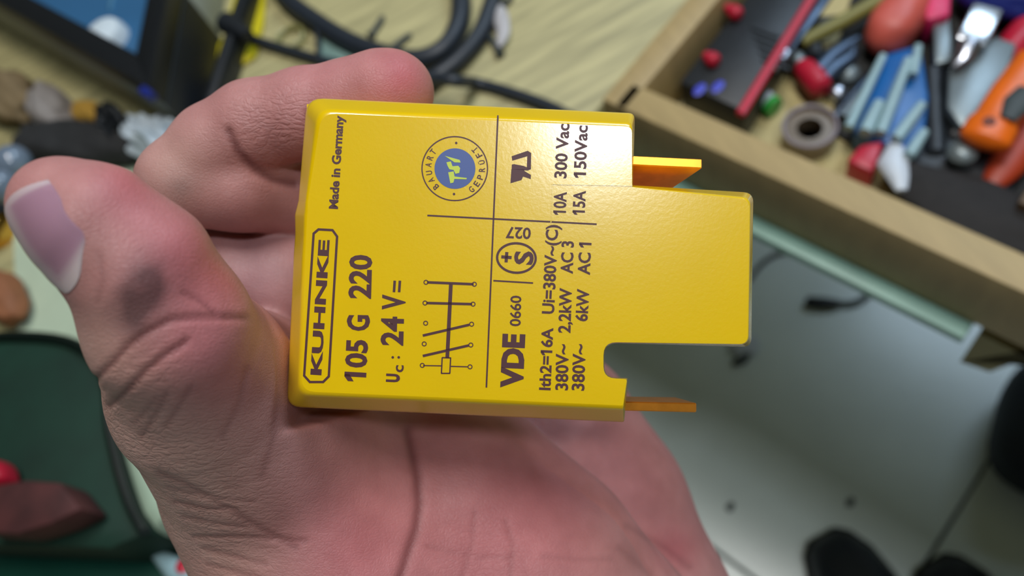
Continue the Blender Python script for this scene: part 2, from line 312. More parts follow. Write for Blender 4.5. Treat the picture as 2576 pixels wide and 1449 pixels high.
cable('wire', 'thin black wire standing across the thin cable', [(790, 40), (798, 90), (800, 135), (806, 160)], ZT+.010, .0016, cat='wire')
cable('wire', 'short thin black wire crossing at the top of the bench', [(1290, -10), (1265, 15), (1252, 30)], ZT+.003, .0018, cat='wire')
def screw(name, label, u0, v0, u1, v1):
    t = thing(name, label, 'screw', at((u0+u1)/2, (v0+v1)/2, ZT)); a, b = at(u0, v0, ZT+.003), at(u1, v1, ZT+.003)
    MB().tube([a, lerp(a, b, .85), b], [.0022, .002, .0004], 8).build('shank', K['dgrey'], t); MB().lathe(a, (a-b), [(0, .0022), (.001, .0038), (.0022, .0036), (.0026, .002)], 12).build('head', K['dgrey'], t)
screw('screw', 'dark screw inside the cable loop, the upper left one', 936, 86, 966, 38)
screw('screw', 'dark screw inside the cable loop, the one touching the finger', 985, 122, 1036, 84)
screw('screw', 'dark screw right of the cable loop by the white sliver', 1256, 134, 1228, 82)
mb = MB(); mb.tube(spline(pts(ZT+.006, (1242, 14), (1258, 40), (1266, 80), (1256, 118)), 4), [.004, .005, .0055, .006, .006, .006, .0055, .005, .005, .0045, .004, .003, .001], 10, flat=.5); tag(mb.build('plastic_sliver', mat('off_white', (188, 184, 184), .5)), 'off-white plastic sliver right of the cable loop', 'sliver')
ring('wire_ring', at(732, 96, ZT+.0025), .011, .0022, mat('tan_wire', (150, 146, 92), .4)); tag(bpy.data.objects['wire_ring'], 'small olive wire ring left of the cable loop', 'ring')
slab('glass_plate', 'small pale teal plate under the thick cable', 'plate', [(800, 84), (850, 86), (930, 140), (880, 160), (806, 150)], ZT, ZT+.003, mat('pale_teal', (134, 164, 156), .3), .0008)
slab('yellow_packet', 'crumpled yellow packet partly under the thin cable', 'packet', [(600, -60), (668, -40), (660, 60), (650, 96), (640, 140), (575, 178), (520, 205), (512, 170), (560, 90)], ZT, ZT+.004, mat('yellow_foil', (206, 190, 26), .4, var=.15, bump=.3, bscale=120), .0015)
ad = thing('power_adapter', 'black power adapter block beside the blue-panelled box', 'adapter', at(500, 130, ZT))
MB().poly(pts(ZT+.022, (592, -60), (616, -60), (580, 60), (502, 300), (472, 304), (532, 120)), ZT, ZT+.022, .004).build('housing', K['black'], ad)
MB().tube(pts(ZT+.02, (556, 50), (584, 66), (612, 84)), [.009, .008, .005], 12).build('strain_relief', K['black'], ad)
ad.location += E2*.007
# boxed instrument with blue panel
zi = ZT+.055
ins = thing('instrument', 'grey box with black-rimmed blue panel and white round knob', 'instrument', at(200, 20, ZT))
def outline(k, z):                            # outline of the lid, shrunk towards its middle by k metres
    P = [at(u, v, z) for u, v in ((-260, -128), (404, 249), (452, -30), (480, -190), (-120, -330))]; c = sum(P, Vector())/5
    out = []
    for i, p in enumerate(P):
        a_, b2 = P[i-1], P[(i+1) % 5]; e0 = (p-a_).normalized(); e1 = (b2-p).normalized(); n0 = Vector((e0.y, -e0.x, 0)); n1 = Vector((e1.y, -e1.x, 0))
        if n0.dot(c-p) < 0: n0, n1 = -n0, -n1
        n = (n0+n1).normalized(); out.append(p+n*(k/max(.3, n.dot(n0))))
    return out
MB().poly(outline(0, zi), ZT, zi-.006, .003).build('housing', mat('grey_enamel', (150, 154, 142), .55, var=.08, scale=60), ins)
_o, _i = outline(-.0012, zi), outline(0, zi); MB().poly([_o[1], _o[2], _i[2], _i[1]], ZT+.0005, zi-.0065).build('side_panel', mat('navy_black', (14, 22, 32), .5), ins)
bz = mat('black_bezel', (8, 12, 16), .5, var=.1); oo, oi = outline(-.0005, zi), outline(.017, zi)
for i in range(5):
    MB().poly([oo[i], oo[(i+1) % 5], oi[(i+1) % 5], oi[i]], zi-.006, zi+.012, .001).build('bezel', bz, ins)
pan = MB().poly(outline(.018, zi), zi-.006, zi-.002).build('panel', mat('blue_panel', (48, 98, 138), .5, var=.12, scale=12), ins)
MB().poly(outline(.062, zi), zi-.002, zi+.001, .001).build('screen', mat('slate_screen', (98, 146, 168), .4, var=.08, scale=10), pan)
kb = at(272, 98, zi); MB().lathe(Vector((kb.x, kb.y, zi-.002)), (0, 0, 1), [(0, .0165), (.006, .016), (.010, .014), (.012, .009), (.0125, .001)], 28).build('knob', mat('white_knob', (214, 226, 232), .35), pan)
mb = MB(); mb.box(at(372, 236, ZT+.0695), E2*.006, E1*.003, (0, 0, .0035), .0008); tag(mb.build('blue_clip', K['navy']), 'small blue clip on the black rim corner of the grey box', 'clip')
mb = MB(); mb.blob(at(472, 285, ZT+.005), E1*.006, E2*.009, (0, 0, .005), 2, .05); tag(mb.build('red_stopper', K['red']), 'small red stopper peeking out beside the bent index finger', 'stopper')
# clutter between box and hand
def lump(name, label, cat, u, v, ru, rv, h, m, noise=.12, power=.85, fs=3.0, z=ZT, ang=None):
    e1 = at(u+ru, v, z+h)-at(u, v, z+h); e2 = at(u, v+rv, z+h)-at(u, v, z+h)
    c = at(u, v, z+h*.55); mb = MB(); mb.blob((c.x, c.y, z+h*.5), e1, e2, (0, 0, h*.5), 4, noise, fs, power)
    lowest = min(x.co.z for x in mb.bm.verts)
    for x in mb.bm.verts: x.co.z += z-lowest
    return tag(mb.build(name, m), label, cat)
m_tan = mat('tan_cloth', (132, 112, 80), .85, var=.2, scale=50, bump=.3, bscale=200); m_bg = mat('beige_cloth', (150, 142, 136), .85, var=.15, scale=50, bump=.3, bscale=200)
lump('tan_cloth', 'crumpled tan cloth at the left edge under the grey box', 'cloth', 20, 240, 70, 62, .03, m_tan)
lump('beige_rag', 'crumpled grey-beige rag right of the tan cloth', 'rag', 128, 272, 48, 52, .03, m_bg)
lump('mustard_sponge', 'small mustard yellow sponge right of the beige rag', 'sponge', 226, 288, 36, 26, .022, mat('mustard', (176, 136, 52), .9, bump=.4, bscale=300), .05, .7)
lump('black_pouch', 'black cloth pouch lying behind the thumb tip', 'pouch', 190, 358, 160, 50, .025, mat('black_cloth', (42, 42, 42), .85, var=.3, scale=60, bump=.3, bscale=200), .06, .7)
lump('plastic_bag', 'crumpled white plastic bag beside the bent index finger', 'bag', 408, 362, 72, 46, .035, mat('bag_white', (196, 208, 216), .35, var=.08, bump=.5, bscale=90), .20, .8, 5)
lump('plastic_bag', 'small dark corner of crumpled bag beside the black pouch', 'bag', 292, 318, 30, 40, .028, K['black'], .15, .8, 5)
sheet = [at(u, v, ZT+.002) for u, v in ((205, 440), (330, 345), (720, 470), (700, 900), (330, 960), (40, 830), (30, 560))]
mb = MB(); mb.poly(sheet, ZT, ZT+.0012, 0); tag(mb.build('paper_sheet', mat('pale_paper', (186, 200, 172), .7, var=.05), smooth=False), 'pale greenish sheet of paper behind the thumb', 'paper')
# metal cluster at the left edge
mc = thing('brass_fitting', 'shiny brass and glass fitting at the left edge behind the thumbnail', 'fitting', at(10, 470, ZT))
m_gold = mat('gold_metal', (226, 170, 80), .12, metal=1.0, var=.1); m_glassy = mat('blue_glass', (116, 130, 146), .1, coat=.8, var=.1)
MB().blob(at(32, 410, ZT+.03), E1*.014, E2*.014, (0, 0, .014), 3).build('bulb', m_glassy, mc)
MB().blob(at(6, 470, ZT+.028), E1*.013, E2*.012, (0, 0, .014), 3).build('bulb', m_glassy, mc)
MB().lathe(at(14, 520, ZT), (0, 0, 1), [(0, .016), (.012, .018), (.016, .014), (.030, .013), (.034, .009)], 20).build('base', K['darksteel'], mc)
MB().lathe(at(8, 590, ZT), (0, 0, 1), [(0, .014), (.010, .016), (.018, .012), (.022, .008)], 20).build('brass_cap', m_gold, mc)
lump('copper_lump', 'rusty orange-brown lump on the paper at the left edge', 'lump', 8, 745, 52, 66, .025, mat('rust', (146, 92, 58), .7, var=.25, scale=70, bump=.3, bscale=200), .08)
# green clutter lower left
m_dg = mat('dark_green_plastic', (12, 48, 34), .7, var=.35, scale=22)
gb = thing('storage_box', 'dark green plastic box with rounded rim at the lower left', 'box', at(200, 1150, ZT))
MB().poly(pts(ZT+.045, (-160, 900), (-20, 842), (170, 850), (270, 930), (290, 1080), (330, 1240), (376, 1340), (270, 1385), (-160, 1370)), ZT, ZT+.045, .006).build('body', m_dg, gb)
mb = MB(); mb.tube(spline(pts(ZT+.046, (-150, 905), (-20, 850), (165, 858), (260, 935), (280, 1085), (321, 1245), (364, 1338)), 5), .0035, 8); mb.build('rim', mat('deep_green_rim', (8, 22, 16), .4), gb)
slab('brown_red_block', 'dark brownish-red wooden block on the dark green box', 'block', [(-60, 1225), (60, 1205), (150, 1212), (205, 1280), (125, 1318), (40, 1345), (-60, 1340)], ZT+.046, ZT+.068, mat('brown_red', (78, 38, 36), .7, var=.4, scale=60), .003)
lump('red_ball', 'dark red ball at the left edge above the brownish block', 'ball', -6, 1192, 34, 34, .02, K['red'], .03, z=ZT+.046)
slab('green_mat', 'teal green cutting mat below the dark green box', 'mat', [(-200, 1250), (440, 1250), (520, 1390), (560, 1600), (-200, 1600)], ZT, ZT+.003, mat('teal_mat', (8, 66, 52), .5, var=.15, scale=20), .0008)
bt = thing('pale_bottle', 'pale green-white plastic bottle between the dark box and the wrist', 'bottle', at(430, 1220, ZT))
a, b = at(362, 1005, ZT+.024), at(492, 1320, ZT+.024); MB().tube([lerp(a, b, t) for t in (0, .03, .12, .3, .85, .95, 1)], [.006, .010, .017, .0215, .0225, .019, .008], 20).build('body', mat('pale_green_plastic', (184, 206, 180), .35, var=.05), bt)
MB().tube([lerp(a, b, t) for t in (-.10, -.09, -.01, 0)], [.006, .0085, .0085, .006], 16).build('cap', K['white'], bt)
mb = MB(); mb.tube(pts(ZT+.012, (392, 1392), (450, 1440), (540, 1500)), [.003, .007, .007], 10); tag(mb.build('pale_tube', K['pale']), 'pale tube on the green mat by the wrist', 'tube')
mb = MB(); mb.blob(at(478, 1436, ZT+.010), E1*.006, E2*.008, (0, 0, .010), 2); tag(mb.build('red_ball', K['red']), 'bright red ball beside the wrist at the bottom edge', 'ball')

# ================================================================== ON THE FLOOR
cable('floor_wire', 'thin brown-grey wire curving on the floor beside the relay tip', [(1820, 800), (1880, 710), (1920, 660), (1965, 636), (2010, 636), (2046, 648), (2040, 662)], .0035, .0035, mat('brown_wire', (70, 62, 54), .6), cat='wire')
fc = thing('plug_cable', 'grey cable ending in a black plug on the floor below the drawer', 'cable', at(2110, 765, 0))
MB().tube(spline(pts(.005, (2100, 763), (2140, 764), (2170, 752), (2200, 728), (2214, 712)), 6), .0048, 10).build('cord', mat('grey_cord', (86, 94, 92), .6), fc)
MB().tube(pts(.009, (2026, 758), (2034, 760), (2075, 763), (2110, 764)), [.006, .0088, .0088, .006], 12).build('plug', K['black'], fc)
mb = MB(); mb.blob(at(1868, 866, .006), E1*.02, E2*.022, (0, 0, .006), 3, .15); tag(mb.build('paper_scrap', K['white']), 'small white scrap on the floor at the corner of the relay', 'scrap')
mb = MB(); mb.tube(pts(.005, (1842, 915), (1868, 905), (1892, 880)), [.004, .007, .003], 8); tag(mb.build('dark_chip', K['dgrey']), 'dark chip on the floor beside the white scrap', 'chip')
for u, v, l in ((2140, 1264, 'larger dark crumb of dirt on the floor above the shoe'), (1838, 1274, 'smaller dark crumb of dirt on the floor near the palm')):
    mb = MB(); mb.blob(at(u, v, .002), E1*.007, E2*.005, (0, 0, .002), 2, .2); tag(mb.build('dirt_crumb', K['dgrey']), l, 'crumb')
m_shoe = mat('black_leather', (16, 22, 30), .42, var=.2, scale=40, bump=.05, bscale=300); m_sole = mat('black_sole', (12, 14, 16), .7)
def shoe(label, tip, back):
    a = at(*tip, .03); b = at(*back, .03); d = (b-a); d.z = 0; d.normalize(); s_ = Vector((-d.y, d.x, 0)); a = Vector((a.x, a.y, 0))
    t = thing('shoe', label, 'shoe', a+d*.14, 'pair of black shoes on the floor')
    prof = [(0, .016, .022), (.012, .030, .040), (.04, .042, .056), (.08, .046, .064), (.12, .043, .078), (.17, .039, .095), (.22, .038, .105), (.27, .036, .105), (.295, .020, .09)]
    mb = MB(); n = 20; rings = []
    for x, wd, h in prof:
        r = []
        for k in range(n):
            an = k*2*math.pi/n; y = math.cos(an); zz = math.sin(an)
            r.append(mb.bm.verts.new(a+d*x+s_*(wd*math.copysign(abs(y)**.8, y))+Vector((0, 0, .018+(h-.018)*(max(zz, -.0)**.8 if zz > 0 else 0)))))
        rings.append(r)
    for r0, r1 in zip(rings[:-1], rings[1:]):
        for k in range(n): mb.bm.faces.new([r0[k], r0[(k+1) % n], r1[(k+1) % n], r1[k]])
    mb.bm.faces.new(rings[0]); mb.bm.faces.new(rings[-1]); up = mb.build('upper', m_shoe, t)
    o_ = [a+d*(x-.004)+s_*(wd+.004) for x, wd, h in prof]+[a+d*(x-.004)-s_*(wd+.004) for x, wd, h in prof[::-1]]
    MB().poly(o_, 0, .019, .003).build('sole', m_sole, t)
    MB().tube([a+d*x+s_*yy+Vector((0, 0, zz)) for x, yy, zz in ((.10, -.02, .076), (.115, 0, .082), (.13, .02, .083))], .003, 6).build('lace', m_sole, up)
shoe('black shoe with rounded toe at the bottom, the one nearer the hand', (2072, 1345), (2270, 1640)); shoe('black shoe at the bottom right, the one farther from the hand', (2352, 1412), (2600, 1730))
bgx = thing('bag', 'dark soft bag on the floor at the right edge under the drawer end', 'bag', at(2640, 1090, 0))
c = at(2660, 1090, .06); d1 = (at(2500, 1040, .06)-c); d2 = (at(2620, 1260, .06)-c)*.95
MB().blob((c.x, c.y, .07), d1, d2, (0, 0, .07), 4, .015, 2.5, .7).build('body', mat('navy_black_fabric', (20, 28, 38), .7, var=.2, scale=60), bgx)
MB().tube(spline([(c.x-.05, c.y, .125), (c.x-.03, c.y, .17), (c.x+.03, c.y, .17), (c.x+.05, c.y, .125)], 6), .007, 8).build('handle', m_sole, bgx)

# ================================================================== THE RELAY
D0 = 152.0                                   # distance of its printed face from the lens, in mm
relay = thing('relay', 'yellow plastic relay with brown printing and two brass blade terminals held in hand', 'relay', (0, 0, 0))
RC = cm(1200, 655, D0+15)                    # origin in the middle of the housing
relay.matrix_world = Matrix([[*RM[i], (CAM+RM@RC*.001)[i]] for i in range(3)]+[[0, 0, 0, 1]])
RCm = Vector(RC)*.001
def L(u, v, d): return Vector(cm(u, v, d))*.001-RCm
m_yel = mat('relay_plastic', (238, 196, 0), .21, var=.03, scale=60, bump=.05, bscale=1500, sss=.12)
m_yel.node_tree.nodes['Principled BSDF'].inputs['IOR'].default_value = 1.6
_b = m_yel.node_tree.nodes['Principled BSDF']; _b.inputs['Coat Weight'].default_value = .6; _b.inputs['Coat Roughness'].default_value = .19; _b.inputs['Coat IOR'].default_value = 1.6
m_ink = mat('brown_ink', (80, 40, 44), .5, var=.08)
m_blue = mat('blue_ink', (72, 92, 150), .45, var=.04)
m_lime = mat('lime_ink', (200, 214, 70), .45, var=.04)
m_brass = mat('brass', (236, 150, 50), .30, metal=.9, var=.12, scale=400)
def arc_corner(p, a, b, r, n=5):             # rounds corner p between neighbours a and b
    p, a, b = np.array(p, float), np.array(a, float), np.array(b, float)
    ua = (a-p)/np.linalg.norm(a-p); ub = (b-p)/np.linalg.norm(b-p)
    p0, p1 = p+ua*r, p+ub*r
    return [tuple((1-t)**2*p0+2*t*(1-t)*p+t*t*p1) for t in np.linspace(0, 1, n)]
# outer corner (px), radius (px), the same corner on the printed face (px)
OUT = [((772, 246), 42, (806, 284)), ((1597, 285), 16, (1590, 319)), ((1592, 466), 3, (1590, 471)), ((1895, 485), 24, (1886, 501)), ((1890, 873), 22, (1881, 866)), ((1520, 862), 34, (1518, 860)),
       ((1520, 950), 30, (1518, 952)), ((1580, 951), 5, (1577, 954)), ((1570, 1062), 5, (1568, 1020)), ((722, 1023), 34, (758, 984)), ((739, 640), 3, (768, 640)), ((743, 590), 5, (771, 590)), ((742, 540), 5, (773, 540)), ((751, 505), 3, (775, 505))]
ring = []; dlt = []
for i, (p, r, q) in enumerate(OUT):
    c = arc_corner(p, OUT[i-1][0], OUT[(i+1) % len(OUT)][0], r, 6 if r > 8 else 3); ring += c; dlt += [(q[0]-p[0], q[1]-p[1])]*len(c)
ring = np.array(ring); dlt = np.array(dlt, float); N = len(ring)
def relay_shell(rings, name, m):
    mb = MB(); vr = []
    for inset, d in rings:
        q = ring+dlt*inset
        vr.append([mb.bm.verts.new(L(u, v, d)) for u, v in q])
    for a, b in zip(vr[:-1], vr[1:]):
        for i in range(N): mb.bm.faces.new([a[i], a[(i+1) % N], b[(i+1) % N], b[i]])
    from mathutils.geometry import tessellate_polygon
    for r_, rv in ((vr[0], False), (vr[-1], True)):
        for tri in tessellate_polygon([[Vector((v.co.x, v.co.y, 0)) for v in r_]]):
            mb.bm.faces.new([r_[i] for i in tri])
    o = mb.build(name, m, relay, loc=(0, 0, 0), angle=28)
    o.data.polygons.foreach_set('use_smooth', [abs(p.normal.z) < .995 for p in o.data.polygons]); return o
cover = relay_shell([(1.0, D0), (.86, D0+.12), (.74, D0+.5), (.66, D0+1.0), (.1, D0+4.6), (0, D0+5.4), (0, D0+11)], 'front_cover', m_yel)
mb = MB()
body = [(772, 262), (1588, 298), (1582, 500), (1506, 505), (1497, 1044), (746, 1010)]
fr = [mb.bm.verts.new(L(u, v, D0+10.6)) for u, v in body]
k = (D0+10.6)/(D0+31)
bk = [mb.bm.verts.new(L(CX+(u-CX)*k*1.0, CY+(v-CY)*k*1.0, D0+31)) for u, v in body]
for i in range(6): mb.bm.faces.new([fr[i], fr[(i+1) % 6], bk[(i+1) % 6], bk[i]])
mb.bm.faces.new(fr[::-1]); mb.bm.faces.new(bk)
bmesh.ops.bevel(mb.bm, geom=[e for e in mb.bm.edges if all(v in bk for v in e.verts)], offset=.0015, segments=2, affect='EDGES')
mb.build('rear_housing', m_yel, relay, loc=(0, 0, 0), angle=30)
def blade(pxs, name='blade_terminal'):       # front-edge outline at its depth, back outline at its depth
    mb = MB(); a = [mb.bm.verts.new(L(*p)) for p in pxs[:4]]; b = [mb.bm.verts.new(L(*p)) for p in pxs[4:]]
    for i in range(4): mb.bm.faces.new([a[i], a[(i+1) % 4], b[(i+1) % 4], b[i]])
    mb.bm.faces.new(a[::-1]); mb.bm.faces.new(b)
    bmesh.ops.bevel(mb.bm, geom=list(mb.bm.edges), offset=.00022, segments=1, affect='EDGES')
    return mb.build(name, m_brass, relay, loc=(0, 0, 0), angle=20)
blade([(1560, 389, 159), (1767, 399, 159), (1767, 424, 159), (1560, 414, 159), (1560, 460, 169), (1672, 465, 169), (1672, 488, 169), (1560, 484, 169)])
blade([(1550, 1010, 160), (1753, 1014, 160), (1753, 1038, 160), (1550, 1033, 160), (1550, 997, 169), (1700, 999, 169), (1700, 1014, 169), (1550, 1012, 169)])

# --- printing: flat ink a few hundredths of a millimetre proud of the face
INK = D0-.035
def ink_poly(polys, name, m=m_ink, d=INK, label=None):
    mb = MB()
    for pg in polys:
        vs = [mb.bm.verts.new(L(u, v, d)) for u, v in pg]
        try: mb.bm.faces.new(vs)
        except ValueError: pass
    bmesh.ops.triangulate(mb.bm, faces=list(mb.bm.faces))
    me = mb.build(name, m, cover, smooth=False, loc=(0, 0, 0))
    if label: me['label'] = label
    return me
def bar(a, b, th, th2=None):
    a, b = np.array(a, float), np.array(b, float); t = (b-a)/np.linalg.norm(b-a); n = np.array([-t[1], t[0]]); th2 = th if th2 is None else th2
    return [tuple(a-n*th/2), tuple(b-n*th2/2), tuple(b+n*th2/2), tuple(a+n*th/2)]
def annulus(c, rx, ry, th, n=48, rot=0):
    out = []
    def pt(k, s):
        x, y = (rx-s)*math.cos(k*2*math.pi/n), (ry-s)*math.sin(k*2*math.pi/n)
        return (c[0]+x*math.cos(rot)-y*math.sin(rot), c[1]+x*math.sin(rot)+y*math.cos(rot))
    for k in range(n): out.append([pt(k, 0), pt(k+1, 0), pt(k+1, th), pt(k, th)])
    return out
def disc(c, rx, ry, n=40): return [[(c[0]+rx*math.cos(k*2*math.pi/n), c[1]+ry*math.sin(k*2*math.pi/n)) for k in range(n)]]
def text_raw(s, bold=0.0):
    cu = bpy.data.curves.new('t', 'FONT'); cu.body = s; cu.size = 1; cu.offset = bold; cu.resolution_u = 3
    o = bpy.data.objects.new('t', cu); C.objects.link(o)
    dg = bpy.context.evaluated_depsgraph_get(); me = bpy.data.meshes.new_from_object(o.evaluated_get(dg))
    bpy.data.objects.remove(o); bpy.data.curves.remove(cu)
    v = np.array([x.co[:2] for x in me.vertices]); f = [list(p.vertices) for p in me.polygons]; bpy.data.meshes.remove(me)
    return v, f
def text_mesh(s, bold=0.0):
    v, f = text_raw(s, bold)
    if '1' in s:                              # the figure one gets its flag
        one, _ = text_raw('1', bold); w1 = np.ptp(one[:, 0]); top = one[:, 1].max()
        for i, ch in enumerate(s):
            if ch == '1':
                xr = text_raw(s[:i+1], bold)[0][:, 0].max()
                x0 = xr-w1; k = len(v); tw = w1*.95
                v = np.concatenate([v, [(x0+w1*.5, top), (x0+.0, top), (x0-.16, top-.13), (x0-.16, top-.13-tw*1.25), (x0+w1*.5, top-tw*1.1)]]); f.append([k+4, k+3, k+2, k+1, k])
    return v, f
CAP = None
def text(s, a, b, cap, bold=0.0, name='printed_text', hscale=None, m=m_ink, d=INK):
    global CAP
    if CAP is None: CAP = text_mesh('H')[0][:, 1].max()
    v, f = text_mesh(s, bold/cap if cap else 0); a, b = np.array(a, float), np.array(b, float)
    t = (b-a)/np.linalg.norm(b-a); up = np.array([t[1], -t[0]])          # reading direction and glyph-up on screen
    x0, x1 = v[:, 0].min(), v[:, 0].max(); sx = np.linalg.norm(b-a)/(x1-x0); sy = cap/CAP
    P = a+np.outer((v[:, 0]-x0)*sx, t)+np.outer(v[:, 1]*sy, up)
    mb = MB(); mb.add([L(x, y, d) for x, y in P], f); return mb.build(name, m, cover, smooth=False, loc=(0, 0, 0))
text('KUHNKE', (807, 944), (828, 604), 25, bold=1.0)
fo = [(762, 946), (778, 964), (814, 964), (830, 948), (851, 594), (838, 576), (800, 574), (786, 586)]
cxy = np.mean(fo, axis=0); fi = []
for i, p in enumerate(fo):
    a, b, c = np.array(fo[i-1], float), np.array(p, float), np.array(fo[(i+1) % 8], float)
    e0 = (b-a)/np.linalg.norm(b-a); e1 = (c-b)/np.linalg.norm(c-b); n0 = np.array([e0[1], -e0[0]]); n1 = np.array([e1[1], -e1[0]])
    n = n0+n1; n /= np.linalg.norm(n); n /= n@n0; fi.append(tuple(b+n*6))
ink_poly([[fo[i], fo[(i+1) % 8], fi[(i+1) % 8], fi[i]] for i in range(8)], 'logo_frame')
text('105', (918, 961), (924, 856), 50, bold=1.7); text('G', (927, 833), (928, 793), 52, bold=1.7); text('220', (931, 752), (934, 642), 52, bold=1.7)
text('U', (1003, 962), (1004, 941), 30, bold=1.7); text('c', (1014, 937), (1015, 919), 27, bold=.5)
ink_poly(disc((988, 899), 3.4, 3.4, 12)+disc((1003, 899), 3.4, 3.4, 12), 'printed_colon')
text('24', (1012, 870), (1014, 797), 52, bold=1.7); text('V', (1017, 780), (1018, 742), 54, bold=1.7)
ink_poly([bar((991, 735), (993, 706), 6.5), bar((1004, 735), (1006, 706), 6.5)], 'printed_equals')
z2 = lambda x, y: (700+x/2.498, 500+y/2.498)
dg = [bar(z2(935, 525), z2(1228, 537), 6.5), bar(z2(930, 655), z2(1218, 662), 6.5), bar(z2(1085, 530), z2(1062, 1000), 9.5), bar(z2(908, 860), z2(1200, 792), 6.5),
      bar(z2(908, 988), z2(1196, 922), 6.5), bar(z2(910, 1048), z2(1025, 1050), 3), bar(z2(1085, 1053), z2(1190, 1056), 3),
      bar(z2(1028, 998), z2(1085, 1000), 3.4), bar(z2(1083, 998), z2(1078, 1098), 3.4), bar(z2(1080, 1097), z2(1023, 1097), 3.4), bar(z2(1025, 1098), z2(1030, 998), 3.4)]
for q in ((926, 782), (917, 912), (905, 1047), (1205, 1056), (1215, 788), (1210, 919), (928, 525), (1232, 537), (922, 655), (1224, 662)):
    dg += annulus(z2(*q), 6.4, 6.4, 2.6, 16)
ink_poly(dg, 'circuit_diagram', label='printed circuit symbol with coil and four contacts')
ink_poly([bar((1252.5, 290), (1223.5, 975), 4.2)], 'printed_line'); ink_poly([bar((1075, 542), (1501, 564), 4.2)], 'printed_line'); ink_poly([bar((1241, 706), (1341, 712), 4)], 'printed_line')
z1 = lambda x, y: (700+x/4.262, 200+y/4.262)
ink_poly(annulus(z1(1892, 955), 84, 82, 3.2, 64), 'seal_ring'); ink_poly(disc(z1(1894, 955), 51.5, 51, 48), 'seal_disc', m_blue, label='blue printed disc')
ink_poly(disc(z1(1908, 680), 3.2, 3.2, 12)+disc(z1(1884, 1228), 3.2, 3.2, 12), 'seal_dot')
sc_ = np.array(z1(1892, 955))
for s, px, top_out in (('BAUART', [(1688, 1150), (1640, 1080), (1617, 1000), (1610, 915), (1628, 838), (1660, 775)], True),
                       ('GEPRÜFT', [(2072, 1178), (2128, 1118), (2166, 1048), (2184, 968), (2180, 888), (2152, 812), (2108, 752)], False)):
    for ch, q in zip(s, px):
        c = np.array(z1(*q)); o = (c-sc_)/np.linalg.norm(c-sc_); up = o if top_out else -o; t = np.array([-up[1], up[0]])
        text(ch, tuple(c-t*5.2-up*7.5), tuple(c+t*5.2-up*7.5), 15 if ch != 'Ü' else 13, bold=.25, name='seal_letter')
ink_poly([[z1(1822, 995), z1(1880, 985), z1(1890, 1040), z1(2022, 1056), z1(2018, 1070), z1(1888, 1066), z1(1878, 1105), z1(1845, 1112)],
          [z1(1803, 888), z1(1850, 878), z1(1868, 930), z1(1930, 925), z1(1950, 950), z1(1940, 1002), z1(1900, 1010), z1(1880, 970), z1(1835, 962), z1(1815, 925)],
          [z1(1785, 818), z1(1945, 862), z1(1955, 890), z1(1890, 888)]], 'seal_emblem', m_lime, d=INK-.03, label='yellow lettering inside the blue disc')
text('Made in Germany', (849, 526), (864, 291), 21, bold=.75)
z3 = lambda x, y: (1200+x/3.45, 240+y/3.45)
ink_poly([[z3(300, 528), z3(440, 480), z3(470, 500), z3(468, 640), z3(432, 632), z3(436, 528), z3(306, 566)],
          [z3(302, 600), z3(320, 596), z3(405, 612), z3(468, 640), z3(440, 652), z3(300, 642)],
          [z3(298, 640), z3(410, 640), z3(412, 656), z3(468, 690), z3(466, 726), z3(400, 704), z3(386, 734), z3(290, 762)]], 'recognition_mark')
text('10A', (1422.5, 541), (1425, 483), 30, bold=.75); text('300 Vac', (1424, 449), (1432, 312), 29, bold=.75)
text('15A', (1470, 541), (1473, 480), 29, bold=.75); text('150Vac', (1473, 448), (1478, 316), 29, bold=.75)
text('027', (1336, 574), (1273, 571), 27, bold=.6)
ink_poly(annulus((1299, 649), 51.5, 40, 6, 56, .05), 'mark_ring')
ink_poly([bar((1261, 646), (1287, 648), 8), bar((1275, 634), (1273, 660), 8)], 'mark_plus'); text('S', (1339, 667), (1341, 633), 44, bold=1.4)
text('VDE', (1312, 977), (1318, 841), 50, bold=2.6); text('0660', (1309, 821), (1311, 744), 26, bold=.5)
text('Ith2=16A', (1384, 982), (1391, 825), 27, bold=.75); text('Ui=380V~(C)', (1393, 790), (1404, 566), 29, bold=.75)
text('380V~', (1428, 982), (1430, 866), 30, bold=.75); text('2,2kW', (1434, 838), (1438, 725), 29, bold=.75); text('AC 3', (1440, 689), (1443, 607), 29, bold=.75)
text('380V~', (1469, 983), (1473, 866), 30, bold=.75); text('6kW', (1477, 809), (1482, 728), 29, bold=.75); text('AC 1', (1483, 692), (1487, 611), 29, bold=.75)
mb = MB()                                    # moulded step on the face
for a, b in (((1387, 463), (1591, 467)), ((1389, 462), (1386, 560))):
    q = bar(a, b, 2.4); lo = [mb.bm.verts.new(L(*p, D0+.2)) for p in q]; hi = [mb.bm.verts.new(L(*p, D0-.09)) for p in q]
    for i in range(4): mb.bm.faces.new([lo[i], lo[(i+1) % 4], hi[(i+1) % 4], hi[i]])
    mb.bm.faces.new(hi)
mb.build('moulded_step', m_yel, cover, loc=(0, 0, 0))

# ================================================================== THE HAND (one continuous surface grown from tapered limbs)
def seg(P, a, b, ra, rb):
    a, b = np.array(a, np.float32), np.array(b, np.float32); ba = b-a; L2 = float(ba@ba)
    t = np.clip(((P-a)@ba)/L2, 0, 1)
    return np.linalg.norm(P-a-t[:, None]*ba, axis=1)-(ra+(rb-ra)*t)
def smin(a, b, k):
    h = np.clip(.5+.5*(b-a)/k, 0, 1); return b*(1-h)+a*h-k*h*(1-h)
